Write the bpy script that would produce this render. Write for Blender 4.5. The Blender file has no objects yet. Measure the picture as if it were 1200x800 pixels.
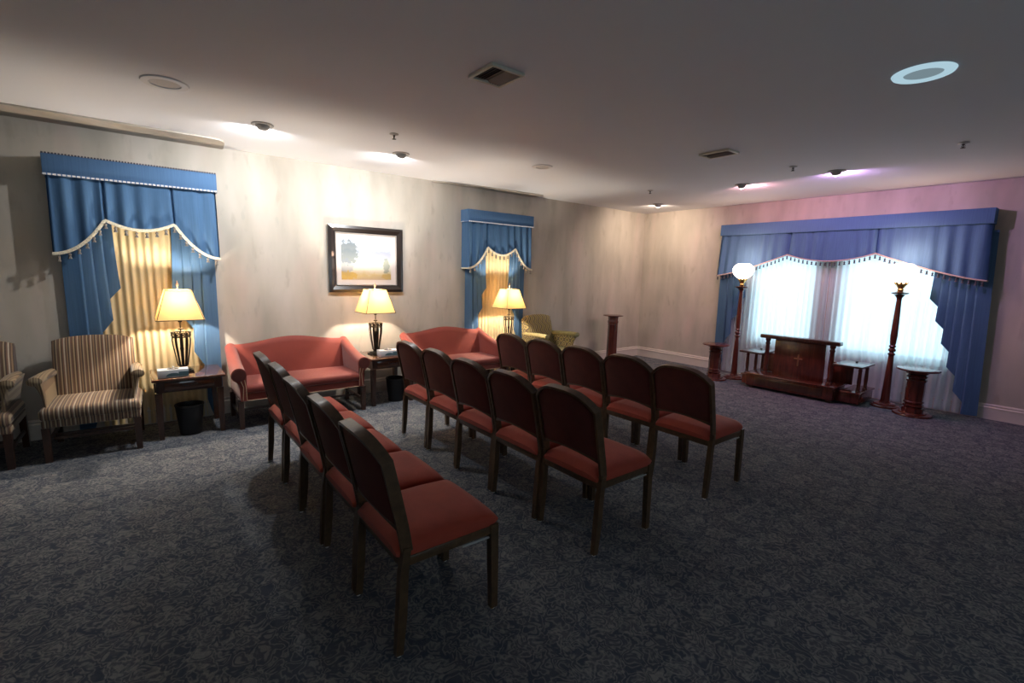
import bpy, bmesh, math, random
from mathutils import Vector, Matrix, Euler
PI = math.pi
random.seed(7)
C = bpy.context.scene.collection

# ------------------------------------------------------------------ camera
F_PX, YAW, PITCH, ROLL = 553.42, 0.9007966, 0.144355, 0.0239938
CAM = Vector((5.74745, -7.74306, 1.5649))
cy, sy = math.cos(YAW), math.sin(YAW)
fwd = Vector((-sy * math.cos(PITCH), cy * math.cos(PITCH), -math.sin(PITCH)))
rgt = Vector((cy, sy, 0)); upv = rgt.cross(fwd)
r2 = rgt * math.cos(ROLL) + upv * math.sin(ROLL)
u2 = -rgt * math.sin(ROLL) + upv * math.cos(ROLL)
cd = bpy.data.cameras.new('camera'); cam = bpy.data.objects.new('camera', cd); C.objects.link(cam)
M = Matrix((r2, u2, -fwd)).transposed().to_4x4(); M.translation = CAM
cam.matrix_world = M
cd.sensor_fit = 'HORIZONTAL'; cd.sensor_width = 36.0; cd.lens = F_PX / 1200 * 36.0
cd.clip_start = 0.05; cd.clip_end = 200
bpy.context.scene.camera = cam

# ------------------------------------------------------------------ world and light
sc = bpy.context.scene
sc.view_settings.view_transform = 'Standard'; sc.view_settings.look = 'None'
sc.view_settings.gamma = 1; sc.view_settings.use_curve_mapping = False
sc.view_settings.exposure = 0.88
w = bpy.data.worlds.new('world'); sc.world = w; w.use_nodes = True
nt = w.node_tree; nt.nodes.clear()
bg = nt.nodes.new('ShaderNodeBackground'); wo = nt.nodes.new('ShaderNodeOutputWorld')
bg.inputs['Color'].default_value = (0.74, 0.91, 1.0, 1); bg.inputs['Strength'].default_value = 1.85
nt.links.new(bg.outputs[0], wo.inputs[0])

def lamp(name, kind, loc, energy, color, **k):
    d = bpy.data.lights.new(name, kind); d.energy = energy; d.color = color
    for a, v in k.items():
        if a != 'aim': setattr(d, a, v)
    o = bpy.data.objects.new(name, d); C.objects.link(o); o.location = loc
    if 'aim' in k:
        o.rotation_euler = (Vector(k['aim']) - Vector(loc)).to_track_quat('-Z', 'Y').to_euler()
    return o

TABLE_W, GLOBE_W = 28.0, 5.0
EYE_W = [('eye', (1.17, -6.83), (-1, 0), 14, (0.97, 0.98, 1.0)),
         ('eye', (1.07, -5.54), (-1, 0), 14, (0.97, 0.98, 1.0)),
         ('eye', (0.92, -0.92), (-0.6, 0.8), 9, (1.0, 0.80, 0.62)),
         ('eye', (2.66, -1.64), (0.15, 1), 9, (1.0, 0.46, 0.52)),
         ('eye', (3.72, -1.71), (0.0, 1), 9, (0.78, 0.45, 1.0))]
# window light: the sky outside guided through the two panes
for nm, x0, x1 in (('portal', 2.15, 3.05), ('portal', 3.35, 4.6)):
    o = lamp(nm, 'AREA', ((x0 + x1) / 2, 0.17, 1.22), 1, (1, 1, 1), shape='RECTANGLE', size=x1 - x0, size_y=1.4)
    o.rotation_euler = (-PI / 2, 0, 0); o.data.cycles.is_portal = True

FILL_WIN = (-8.4, -4.8, 1.05, 2.0)          # added unseen window in the right wall, for cool fill light
o = lamp('portal', 'AREA', (9.2 + .17, (FILL_WIN[0] + FILL_WIN[1]) / 2, (FILL_WIN[2] + FILL_WIN[3]) / 2), 1, (1, 1, 1), shape='RECTANGLE', size=FILL_WIN[3] - FILL_WIN[2], size_y=FILL_WIN[1] - FILL_WIN[0])
o.rotation_euler = (0, PI / 2, 0); o.data.cycles.is_portal = True

# ------------------------------------------------------------------ materials
def nd(t, kind, **k):
    n = t.nodes.new('ShaderNode' + kind)
    for a, v in k.items():
        if hasattr(n, a): setattr(n, a, v)
        else: n.inputs[a].default_value = v
    return n
def mat(name, col=(0.5, 0.5, 0.5), rough=0.6, metal=0.0, spec=0.5, var=0.0, vscale=20, bump=0.0, bscale=200, sheen=0.0, coat=0.0):
    m = bpy.data.materials.new(name); m.use_nodes = True; t = m.node_tree; b = t.nodes['Principled BSDF']
    b.inputs['Base Color'].default_value = (*col, 1); b.inputs['Roughness'].default_value = rough
    b.inputs['Metallic'].default_value = metal; b.inputs['Specular IOR Level'].default_value = spec
    b.inputs['Sheen Weight'].default_value = sheen; b.inputs['Coat Weight'].default_value = coat
    tc = nd(t, 'TexCoord')
    if var:
        n = nd(t, 'TexNoise'); n.inputs['Scale'].default_value = vscale; n.inputs['Detail'].default_value = 4
        r = nd(t, 'ValToRGB'); r.color_ramp.elements[0].position = .3; r.color_ramp.elements[1].position = .7
        r.color_ramp.elements[0].color = (*[c * (1 - var) for c in col], 1)
        r.color_ramp.elements[1].color = (*[min(1, c * (1 + var)) for c in col], 1)
        t.links.new(tc.outputs['Object'], n.inputs['Vector']); t.links.new(n.outputs['Fac'], r.inputs['Fac'])
        t.links.new(r.outputs['Color'], b.inputs['Base Color'])
    if bump:
        n = nd(t, 'TexNoise'); n.inputs['Scale'].default_value = bscale; n.inputs['Detail'].default_value = 2
        bp = nd(t, 'Bump'); bp.inputs['Strength'].default_value = bump; bp.inputs['Distance'].default_value = .002
        t.links.new(tc.outputs['Object'], n.inputs['Vector']); t.links.new(n.outputs['Fac'], bp.inputs['Height'])
        t.links.new(bp.outputs['Normal'], b.inputs['Normal'])
    return m
def ramp(t, fac, stops, interp='LINEAR'):
    r = nd(t, 'ValToRGB'); cr = r.color_ramp; cr.interpolation = interp
    while len(cr.elements) < len(stops): cr.elements.new(.5)
    for e, (p, c) in zip(cr.elements, stops): e.position = p; e.color = (*c, 1)
    t.links.new(fac, r.inputs['Fac']); return r.outputs['Color']
def mth(t, op, a, b=None, c=None):
    n = nd(t, 'Math', operation=op)
    for i, v in enumerate((a, b, c)):
        if v is None: continue
        if isinstance(v, (int, float)): n.inputs[i].default_value = v
        else: t.links.new(v, n.inputs[i])
    return n.outputs[0]
def mix(t, f, a, b, blend='MIX'):
    n = nd(t, 'Mix', data_type='RGBA', blend_type=blend)
    for sk, v in ((n.inputs[0], f), (n.inputs[6], a), (n.inputs[7], b)):
        if isinstance(v, (int, float)): sk.default_value = v
        elif isinstance(v, tuple): sk.default_value = (*v, 1)
        else: t.links.new(v, sk)
    return n.outputs[2]

def wallpaper():
    m = mat('wallpaper', (0.60, 0.53, 0.44), 0.75); t = m.node_tree; b = t.nodes['Principled BSDF']
    g = nd(t, 'NewGeometry').outputs['Position']
    sp = nd(t, 'SeparateXYZ'); t.links.new(g, sp.inputs[0])
    h = mth(t, 'ADD', sp.outputs[0], mth(t, 'MULTIPLY', sp.outputs[1], 1.0))
    def v(sh, sz):
        cb = nd(t, 'CombineXYZ'); t.links.new(mth(t, 'MULTIPLY', h, sh), cb.inputs[0]); t.links.new(mth(t, 'MULTIPLY', sp.outputs[2], sz), cb.inputs[2])
        return cb.outputs[0]
    def noise(vec, det=3, rough=.5):
        n = nd(t, 'TexNoise'); n.inputs['Scale'].default_value = 1; n.inputs['Detail'].default_value = det
        n.inputs['Roughness'].default_value = rough; t.links.new(vec, n.inputs['Vector']); return n.outputs['Fac']
    c1 = ramp(t, noise(v(3.2, .9)), [(.3, (0.40, 0.36, 0.30)), (.5, (0.49, 0.445, 0.375)), (.7, (0.57, 0.51, 0.445))])
    f2 = ramp(t, noise(v(9, 3.2), 3), [(.60, (0, 0, 0)), (.72, (1, 1, 1))])
    c2 = mix(t, mth(t, 'MULTIPLY', f2, .42), c1, (0.34, 0.29, 0.23))
    f3 = ramp(t, noise(v(13, 5), 2), [(.64, (0, 0, 0)), (.72, (1, 1, 1))])
    c3 = mix(t, mth(t, 'MULTIPLY', f3, .35), c2, (0.36, 0.35, 0.30))
    f4 = ramp(t, noise(v(3, .8), 2), [(.55, (0, 0, 0)), (.75, (1, 1, 1))])
    c4 = mix(t, mth(t, 'MULTIPLY', f4, .35), c3, (0.60, 0.44, 0.40))
    t.links.new(c4, b.inputs['Base Color']); return m

def carpet():
    m = mat('carpet', (0.1, 0.1, 0.12), 0.95, spec=0.1); t = m.node_tree; b = t.nodes['Principled BSDF']
    g = nd(t, 'NewGeometry').outputs['Position']
    nz = nd(t, 'TexNoise'); nz.inputs['Scale'].default_value = 14; nz.inputs['Detail'].default_value = 3; t.links.new(g, nz.inputs['Vector'])
    off = nd(t, 'VectorMath', operation='SCALE'); t.links.new(nz.outputs['Color'], off.inputs[0]); off.inputs['Scale'].default_value = .085
    ad = nd(t, 'VectorMath', operation='ADD'); t.links.new(g, ad.inputs[0]); t.links.new(off.outputs[0], ad.inputs[1])
    vo = nd(t, 'TexVoronoi', voronoi_dimensions='2D'); vo.inputs['Scale'].default_value = 5.2; vo.inputs['Randomness'].default_value = .6
    t.links.new(ad.outputs[0], vo.inputs['Vector'])
    # petals: angle about the cell centre
    sb = nd(t, 'VectorMath', operation='SUBTRACT'); t.links.new(ad.outputs[0], sb.inputs[0]); t.links.new(vo.outputs['Position'], sb.inputs[1])
    sp = nd(t, 'SeparateXYZ'); t.links.new(sb.outputs[0], sp.inputs[0])
    ang = mth(t, 'ARCTAN2', sp.outputs[1], sp.outputs[0])
    pet = mth(t, 'ADD', mth(t, 'MULTIPLY', mth(t, 'COSINE', mth(t, 'MULTIPLY', ang, 9.0)), .045), mth(t, 'MULTIPLY', mth(t, 'SUBTRACT', nz.outputs['Fac'], .5), .35))
    rr = mth(t, 'ADD', vo.outputs['Distance'], pet)
    fl = ramp(t, rr, [(.0, (.25, .25, .25)), (.09, (.30, .30, .30)), (.13, (.8, .8, .8)), (.18, (.25, .25, .25)), (.25, (.30, .30, .30)), (.31, (.95, .95, .95)), (.36, (.15, .15, .15)), (.44, (0, 0, 0)), (.60, (.2, .2, .2))])
    n2 = nd(t, 'TexNoise'); n2.inputs['Scale'].default_value = 15; n2.inputs['Detail'].default_value = 2; n2.inputs['Distortion'].default_value = .5; t.links.new(g, n2.inputs['Vector'])
    leaf = ramp(t, n2.outputs['Fac'], [(.36, (0, 0, 0)), (.40, (.9, .9, .9)), (.44, (0, 0, 0)), (.49, (0, 0, 0)), (.53, (1, 1, 1)), (.57, (.1, .1, .1)), (.62, (0, 0, 0)), (.66, (.9, .9, .9))])
    f = mth(t, 'MINIMUM', mth(t, 'ADD', mth(t, 'MULTIPLY', fl, .60), mth(t, 'MULTIPLY', leaf, .75)), 1.3)
    n3 = nd(t, 'TexNoise'); n3.inputs['Scale'].default_value = 260; n3.inputs['Detail'].default_value = 2; t.links.new(g, n3.inputs['Vector'])
    f = mth(t, 'MULTIPLY', f, mth(t, 'ADD', mth(t, 'MULTIPLY', n3.outputs['Fac'], 1.5), .25))
    c = mix(t, f, (0.058, 0.070, 0.094), (0.235, 0.232, 0.228))
    t.links.new(c, b.inputs['Base Color'])
    bp = nd(t, 'Bump'); bp.inputs['Strength'].default_value = .5; bp.inputs['Distance'].default_value = .004
    t.links.new(n3.outputs['Fac'], bp.inputs['Height']); t.links.new(bp.outputs['Normal'], b.inputs['Normal'])
    return m

def stripes(name, cols, period, axis=0, rough=.7, wav=0):
    m = mat(name, cols[0], rough, sheen=.2); t = m.node_tree; b = t.nodes['Principled BSDF']
    tc = nd(t, 'TexCoord'); sp = nd(t, 'SeparateXYZ'); t.links.new(tc.outputs['Object'], sp.inputs[0])
    a = sp.outputs[axis]
    if wav:
        s = mth(t, 'SINE', mth(t, 'MULTIPLY', sp.outputs[2], 2 * PI / wav))
        s2 = mth(t, 'SINE', mth(t, 'MULTIPLY', sp.outputs[1], 2 * PI / wav))
        a = mth(t, 'ADD', a, mth(t, 'MULTIPLY', mth(t, 'ADD', s, s2), period * .28))
    f = mth(t, 'FRACT', mth(t, 'DIVIDE', mth(t, 'ADD', a, 10.0), period))
    n = len(cols)
    st = [(i / n, c) for i, c in enumerate(cols)]
    col = ramp(t, f, st, 'CONSTANT')
    nz = nd(t, 'TexNoise'); nz.inputs['Scale'].default_value = 60; t.links.new(tc.outputs['Object'], nz.inputs['Vector'])
    t.links.new(mix(t, mth(t, 'MULTIPLY', nz.outputs['Fac'], .18), col, (0.12, 0.08, 0.05)), b.inputs['Base Color'])
    return m

def wood(name, c1, c2, rough=.3, coat=.4, axis=2):
    m = mat(name, c1, rough, coat=coat); t = m.node_tree; b = t.nodes['Principled BSDF']
    tc = nd(t, 'TexCoord'); mp = nd(t, 'Mapping'); s = [22, 22, 22]; s[axis] = 2.2
    mp.inputs['Scale'].default_value = s; t.links.new(tc.outputs['Object'], mp.inputs['Vector'])
    n = nd(t, 'TexNoise'); n.inputs['Scale'].default_value = 1.6; n.inputs['Detail'].default_value = 5; n.inputs['Distortion'].default_value = .6
    t.links.new(mp.outputs[0], n.inputs['Vector'])
    t.links.new(ramp(t, n.outputs['Fac'], [(.3, c1), (.65, c2)]), b.inputs['Base Color']); return m

def cloth(name, col, trans=0.35, tcol=None, clear=0.0, var=.08):
    m = bpy.data.materials.new(name); m.use_nodes = True; t = m.node_tree; t.nodes.clear()
    out = nd(t, 'OutputMaterial'); d = nd(t, 'BsdfDiffuse'); tr = nd(t, 'BsdfTranslucent'); mx = nd(t, 'MixShader')
    tc = nd(t, 'TexCoord'); mp = nd(t, 'Mapping'); mp.inputs['Scale'].default_value = (90, 90, 3)
    n = nd(t, 'TexNoise'); n.inputs['Scale'].default_value = 1; t.links.new(tc.outputs['Object'], mp.inputs[0]); t.links.new(mp.outputs[0], n.inputs['Vector'])
    cc = ramp(t, n.outputs['Fac'], [(.3, tuple(c * (1 - var) for c in col)), (.7, tuple(min(1, c * (1 + var)) for c in col))])
    t.links.new(cc, d.inputs['Color']); tr.inputs['Color'].default_value = (*(tcol or col), 1)
    mx.inputs[0].default_value = trans
    t.links.new(d.outputs[0], mx.inputs[1]); t.links.new(tr.outputs[0], mx.inputs[2])
    last = mx.outputs[0]
    if clear:
        tp = nd(t, 'BsdfTransparent'); m2 = nd(t, 'MixShader'); m2.inputs[0].default_value = clear
        t.links.new(last, m2.inputs[1]); t.links.new(tp.outputs[0], m2.inputs[2]); last = m2.outputs[0]
    t.links.new(last, out.inputs[0]); return m
def emis(name, col, st):
    m = bpy.data.materials.new(name); m.use_nodes = True; t = m.node_tree; t.nodes.clear()
    out = nd(t, 'OutputMaterial'); e = nd(t, 'Emission'); e.inputs[0].default_value = (*col, 1); e.inputs[1].default_value = st
    t.links.new(e.outputs[0], out.inputs[0]); return m

M_WALL = wallpaper(); M_CARPET = carpet()
M_CEIL = mat('ceiling_paint', (0.80, 0.815, 0.85), 0.9, bump=.4, bscale=120, spec=.2)
M_BASE = mat('trim_paint', (0.66, 0.60, 0.54), 0.45, var=.04, vscale=3)
M_FRAME = mat('chair_frame_brown', (0.085, 0.046, 0.022), 0.36, spec=.5, coat=.15, var=.3, vscale=30)
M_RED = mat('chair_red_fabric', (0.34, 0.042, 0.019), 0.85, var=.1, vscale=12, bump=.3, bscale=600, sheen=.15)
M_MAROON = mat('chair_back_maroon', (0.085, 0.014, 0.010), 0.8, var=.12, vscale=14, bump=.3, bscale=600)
M_SOFA = mat('sofa_red_fabric', (0.21, 0.028, 0.016), 0.75, var=.06, vscale=6, bump=.25, bscale=500, sheen=.25)
M_MAHOG = wood('dark_mahogany', (0.032, 0.012, 0.007), (0.075, 0.026, 0.013), .28)
M_REDWOOD = wood('red_mahogany', (0.06, 0.012, 0.008), (0.135, 0.026, 0.015), .25)
M_TABLE = wood('table_wood', (0.055, 0.018, 0.009), (0.115, 0.04, 0.02), .2, .6, 0)
M_NAIL = mat('nail_trim', (0.65, 0.45, 0.30), 0.35, metal=.5)
M_IRON = mat('bronze_iron', (0.028, 0.021, 0.013), 0.45, metal=.5, var=.4, vscale=60)
M_BRASS = mat('brass', (0.75, 0.48, 0.16), 0.25, metal=1)
M_BLACK = mat('black_plastic', (0.008, 0.008, 0.01), 0.5)
M_WHITE = mat('white_plastic', (0.7, 0.7, 0.7), 0.4)
M_GREYP = mat('grey_metal_paint', (0.42, 0.41, 0.40), 0.5)
M_GRILLE = mat('dark_grille', (0.05, 0.045, 0.042), 0.6)
M_BLUE = cloth('blue_curtain', (0.075, 0.150, 0.27), .0)
M_BLUEL = cloth('blue_curtain_lining', (0.20, 0.29, 0.42), .06)
M_BLUEC = cloth('blue_cornice', (0.09, 0.175, 0.32), .0)
M_CREAM = cloth('cream_drape', (0.80, 0.66, 0.40), .25)
M_SHEER = cloth('white_sheer', (0.66, 0.74, 0.76), .62, (0.78, 0.92, 0.96), .12, .05)
M_FRINGE = mat('cream_fringe', (0.72, 0.66, 0.50), 0.8, var=.3, vscale=90)
M_FRINGE_P = mat('rose_fringe', (0.42, 0.33, 0.31), 0.8, var=.3, vscale=90)
M_TASSEL = mat('tassel_thread', (0.22, 0.20, 0.18), 0.8, var=.4, vscale=60)
M_TASSEL_D = mat('dark_tassel_thread', (0.05, 0.05, 0.075), 0.8, var=.4, vscale=60)
M_ROPE = stripes('rope_trim', [(0.75, 0.76, 0.78), (0.75, 0.76, 0.78), (0.10, 0.20, 0.42)], .03)
M_SHADE = cloth('lamp_shade', (0.66, 0.47, 0.25), .10, (0.92, 0.55, 0.18), 0, .02)
M_GLOBE = emis('opal_globe', (1.0, 0.82, 0.70), 3.0)
M_BULB = emis('bulb', (1.0, 0.72, 0.42), 8.0)
M_EYE = emis('eyeball_lamp', (1.0, 0.90, 0.84), 4.0)
STR = [tuple(v * .85 for v in c) for c in [(0.16, 0.09, 0.05), (0.50, 0.37, 0.22), (0.09, 0.05, 0.035), (0.24, 0.13, 0.08), (0.62, 0.52, 0.38), (0.14, 0.08, 0.05), (0.32, 0.20, 0.11), (0.07, 0.045, 0.04), (0.48, 0.36, 0.22), (0.20, 0.11, 0.08)]]
M_STRIPE = stripes('striped_upholstery', STR, .088)
M_ARM = stripes('striped_arm', [(0.32, 0.23, 0.13), (0.24, 0.16, 0.09), (0.36, 0.27, 0.15), (0.13, 0.08, 0.045)], .03)
M_GREEN = stripes('green_gold_upholstery', [(0.34, 0.27, 0.09), (0.12, 0.10, 0.05), (0.40, 0.33, 0.14), (0.09, 0.07, 0.05), (0.24, 0.2, 0.08)], .085, 0, .75, .13)
M_GREENP = mat('green_gold_plain', (0.27, 0.24, 0.11), .75, var=.2, vscale=30)

# ------------------------------------------------------------------ helpers
def finish(bm, smooth=True, ang=40):
    bmesh.ops.recalc_face_normals(bm, faces=bm.faces)
    for f in bm.faces: f.smooth = smooth
    if smooth:
        for e in bm.edges:
            if len(e.link_faces) == 2 and e.calc_face_angle(0) > math.radians(ang): e.smooth = False
def obj(name, bm, mats, parent=None, smooth=True, kind=None, label=None, recalc=True):
    if recalc: finish(bm, smooth)
    else:
        for f in bm.faces: f.smooth = smooth
    me = bpy.data.meshes.new(name); bm.to_mesh(me); bm.free()
    for m in (mats if isinstance(mats, (list, tuple)) else [mats]): me.materials.append(m)
    o = bpy.data.objects.new(name, me); C.objects.link(o)
    if parent: o.parent = parent
    if kind: o['kind'] = kind
    if label: o['label'] = label
    return o
def thing(name, label, cat, loc=(0, 0, 0), rz=0, group=None):
    o = bpy.data.objects.new(name, None); C.objects.link(o); o.empty_display_size = .1
    o.location = loc; o.rotation_euler = (0, 0, rz); o['label'] = label; o['category'] = cat
    if group: o['group'] = group
    return o
def kids(o): return [c for c in C.objects if c.parent == o]
def dup(o, loc=None, rz=None, label=None, parent=None):
    c = o.copy(); C.objects.link(c)
    if parent: c.parent = parent
    if loc is not None: c.location = loc
    if rz is not None: c.rotation_euler = (0, 0, rz)
    if label: c['label'] = label
    for k in kids(o): dup(k, parent=c)
    return c
def B(): return bmesh.new()
def box(bm, x0, x1, y0, y1, z0, z1, bev=0.0, seg=2, mi=0):
    r = bmesh.ops.create_cube(bm, size=1)
    vs = r['verts']
    for v in vs:
        v.co = Vector((x0 + (v.co.x + .5) * (x1 - x0), y0 + (v.co.y + .5) * (y1 - y0), z0 + (v.co.z + .5) * (z1 - z0)))
    fs = set(f for v in vs for f in v.link_faces)
    for f in fs: f.material_index = mi
    if bev:
        es = list(set(e for v in vs for e in v.link_edges))
        bmesh.ops.bevel(bm, geom=es, offset=bev, segments=seg, profile=.5, affect='EDGES', clamp_overlap=True)
    return bm
def lathe(bm, prof, seg=24, c=(0, 0, 0), cap=True, rot=0, mi=0):
    rings = []
    for r, z in prof:
        rings.append([bm.verts.new((c[0] + r * math.cos(rot + 2 * PI * i / seg), c[1] + r * math.sin(rot + 2 * PI * i / seg), c[2] + z)) for i in range(seg)])
    for a, b in zip(rings, rings[1:]):
        for i in range(seg):
            f = bm.faces.new((a[i], a[(i + 1) % seg], b[(i + 1) % seg], b[i])); f.material_index = mi
    if cap:
        bm.faces.new(rings[0][::-1]); bm.faces.new(rings[-1])
    return bm
def sweep(bm, pts, w, h=None, seg=8, closed=False, up=Vector((0, 0, 1)), rect=False, cap=True):
    """tube (or bar with a rectangular section: w across, h along 'up') through points; w may be a list"""
    pts = [Vector(p) for p in pts]; n = len(pts); rings = []
    for i, p in enumerate(pts):
        if closed: tn = (pts[(i + 1) % n] - pts[i - 1]).normalized()
        else: tn = (pts[min(i + 1, n - 1)] - pts[max(i - 1, 0)]).normalized()
        uu = up if abs(tn.dot(up)) < .98 else Vector((1, 0, 0))
        s = tn.cross(uu).normalized(); v = s.cross(tn).normalized()
        ww = w[i] if isinstance(w, (list, tuple)) else w
        hh = (h[i] if isinstance(h, (list, tuple)) else h) if h else ww
        if rect: cs = [(-1, -1), (1, -1), (1, 1), (-1, 1)]
        else: cs = [(math.cos(2 * PI * k / seg), math.sin(2 * PI * k / seg)) for k in range(seg)]
        rings.append([bm.verts.new(p + s * ww * a + v * hh * b) for a, b in cs])
    m = len(rings[0])
    prs = list(zip(rings, rings[1:])) + ([(rings[-1], rings[0])] if closed else [])
    for a, b in prs:
        for i in range(m): bm.faces.new((a[i], a[(i + 1) % m], b[(i + 1) % m], b[i]))
    if cap and not closed:
        bm.faces.new(rings[0][::-1]); bm.faces.new(rings[-1])
    return bm
def loft(bm, secs, cap=True, closed=True, mi=0):
    rs = [[bm.verts.new(p) for p in s] for s in secs]; m = len(rs[0])
    for a, b in zip(rs, rs[1:]):
        for i in range(m if closed else m - 1):
            f = bm.faces.new((a[i], a[(i + 1) % m], b[(i + 1) % m], b[i])); f.material_index = mi
    if cap and closed: bm.faces.new(rs[0][::-1]); bm.faces.new(rs[-1])
    return bm
def grid(bm, nu, nv, fn, thick=0, mif=None):
    vs = [[bm.verts.new(fn(i / nu, j / nv)) for j in range(nv + 1)] for i in range(nu + 1)]
    for i in range(nu):
        for j in range(nv):
            f = bm.faces.new((vs[i][j], vs[i + 1][j], vs[i + 1][j + 1], vs[i][j + 1]))
            if mif: f.material_index = mif(i / nu, j / nv)
    return bm
def struct(name, bm, m, parent=None, smooth=False):
    o = obj(name, bm, m, parent, smooth)
    if not parent: o['kind'] = 'structure'
    return o

# ------------------------------------------------------------------ the room
H = 2.74; XR, YB = 9.2, -11.0
bm = B(); box(bm, -.2, XR + .2, YB - .2, .2, -.1, 0); struct('floor', bm, M_CARPET)
bm = B(); box(bm, -.2, XR + .2, YB - .2, .2, H, H + .1); struct('ceiling', bm, M_CEIL)
bm = B(); box(bm, -.2, 0, YB, 0, 0, H); struct('wall_left', bm, M_WALL)
PA, PB = (2.15, 3.05), (3.35, 4.6); Z0, Z1 = .56, 1.95
bm = B()
box(bm, -.2, PA[0], 0, .2, 0, H); box(bm, PA[1], PB[0], 0, .2, 0, H); box(bm, PB[1], XR + .2, 0, .2, 0, H)
for a, b in (PA, PB): box(bm, a, b, 0, .2, 0, Z0); box(bm, a, b, 0, .2, Z1, H)
struct('wall_far', bm, M_WALL)
bm = B(); wa, wb, wc, wd = FILL_WIN
box(bm, XR, XR + .2, YB, wa, 0, H); box(bm, XR, XR + .2, wb, 0, 0, H); box(bm, XR, XR + .2, wa, wb, 0, wc); box(bm, XR, XR + .2, wa, wb, wd, H)
struct('wall_right', bm, M_WALL)
bm = B(); box(bm, -.2, XR + .2, YB - .2, YB, 0, H); struct('wall_back', bm, M_WALL)
M_GLASS = bpy.data.materials.new('pane_glass'); M_GLASS.use_nodes = True
_t = M_GLASS.node_tree; _t.nodes.clear(); _o = nd(_t, 'OutputMaterial'); _a = nd(_t, 'BsdfTransparent'); _g = nd(_t, 'BsdfGlossy'); _m = nd(_t, 'MixShader')
_a.inputs[0].default_value = (.93, .98, 1, 1); _g.inputs['Roughness'].default_value = .02; _m.inputs[0].default_value = .05
_t.links.new(_a.outputs[0], _m.inputs[1]); _t.links.new(_g.outputs[0], _m.inputs[2]); _t.links.new(_m.outputs[0], _o.inputs[0])
for k, (a, b) in enumerate((PA, PB)):
    bm = B()
    box(bm, a, b, .08, .13, Z0, Z0 + .05); box(bm, a, b, .08, .13, Z1 - .05, Z1)
    box(bm, a, a + .05, .08, .13, Z0 + .05, Z1 - .05); box(bm, b - .05, b, .08, .13, Z0 + .05, Z1 - .05)
    wn = struct('window_%d' % (k + 1), bm, M_WHITE)
    n = 2 if k else 1
    for i in range(n):
        xa = a + .05 + (b - a - .1) * i / n; xb = a + .05 + (b - a - .1) * (i + 1) / n
        for za, zb in ((Z0 + .05, Z1 - .05),):
            bm = B(); box(bm, xa, xb, .098, .104, za, zb); obj('pane', bm, M_GLASS, wn, False)
bm = B(); box(bm, XR + .08, XR + .13, wa, wb, wc, wc + .05); box(bm, XR + .08, XR + .13, wa, wb, wd - .05, wd)
for q in (wa, wa + 1.175, wb - 1.225, wb - .05): box(bm, XR + .08, XR + .13, q, q + .05, wc + .05, wd - .05)
wn = struct('window_3', bm, M_WHITE)  # added out of view to let cool fill daylight into the room
for q in (wa + .05, wa + 1.225, wb - 1.175):
    bm = B(); box(bm, XR + .098, XR + .104, q, q + 1.125, wc + .05, wd - .05); obj('pane', bm, M_GLASS, wn, False)
# baseboards with a moulded top
def baseboard(name, p0, p1, nrm):
    prof = [(0, 0), (.018, 0), (.018, .125), (.024, .128), (.024, .140), (.014, .150), (.018, .165), (.010, .18), (0, .18)]
    bm = B(); secs = []
    for p in (p0, p1): secs.append([Vector((p[0] + nrm[0] * d, p[1] + nrm[1] * d, z)) for d, z in prof])
    loft(bm, secs); return struct(name, bm, M_BASE)
baseboard('baseboard_left', (0.001, YB), (0.001, 0), (1, 0)); baseboard('baseboard_far', (0.02, -.001), (XR, -.001), (0, -1))
baseboard('baseboard_right', (XR - .001, YB), (XR - .001, 0), (-1, 0)); baseboard('baseboard_back', (0, YB + .001), (XR, YB + .001), (0, 1))
# thin wallpaper-coloured strips on the ceiling over the two side windows
def ceiling_strip(name, out, th=.014):
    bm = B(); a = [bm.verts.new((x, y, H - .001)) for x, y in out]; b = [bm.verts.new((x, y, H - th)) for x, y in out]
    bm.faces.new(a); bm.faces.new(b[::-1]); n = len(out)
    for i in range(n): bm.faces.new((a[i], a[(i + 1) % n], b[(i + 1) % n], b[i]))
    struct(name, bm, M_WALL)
ceiling_strip('ceiling_strip_1', [(.001, YB + .01), (.40, YB + .01), (.40, -7.10), (.385, -7.045), (.34, -7.01), (.26, -6.99), (.001, -6.97)])
ceiling_strip('ceiling_strip_2', [(.001, -4.6), (.03, -4.6), (.085, -4.40), (.16, -3.9), (.21, -3.4), (.235, -2.84), (.001, -2.82)])

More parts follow.
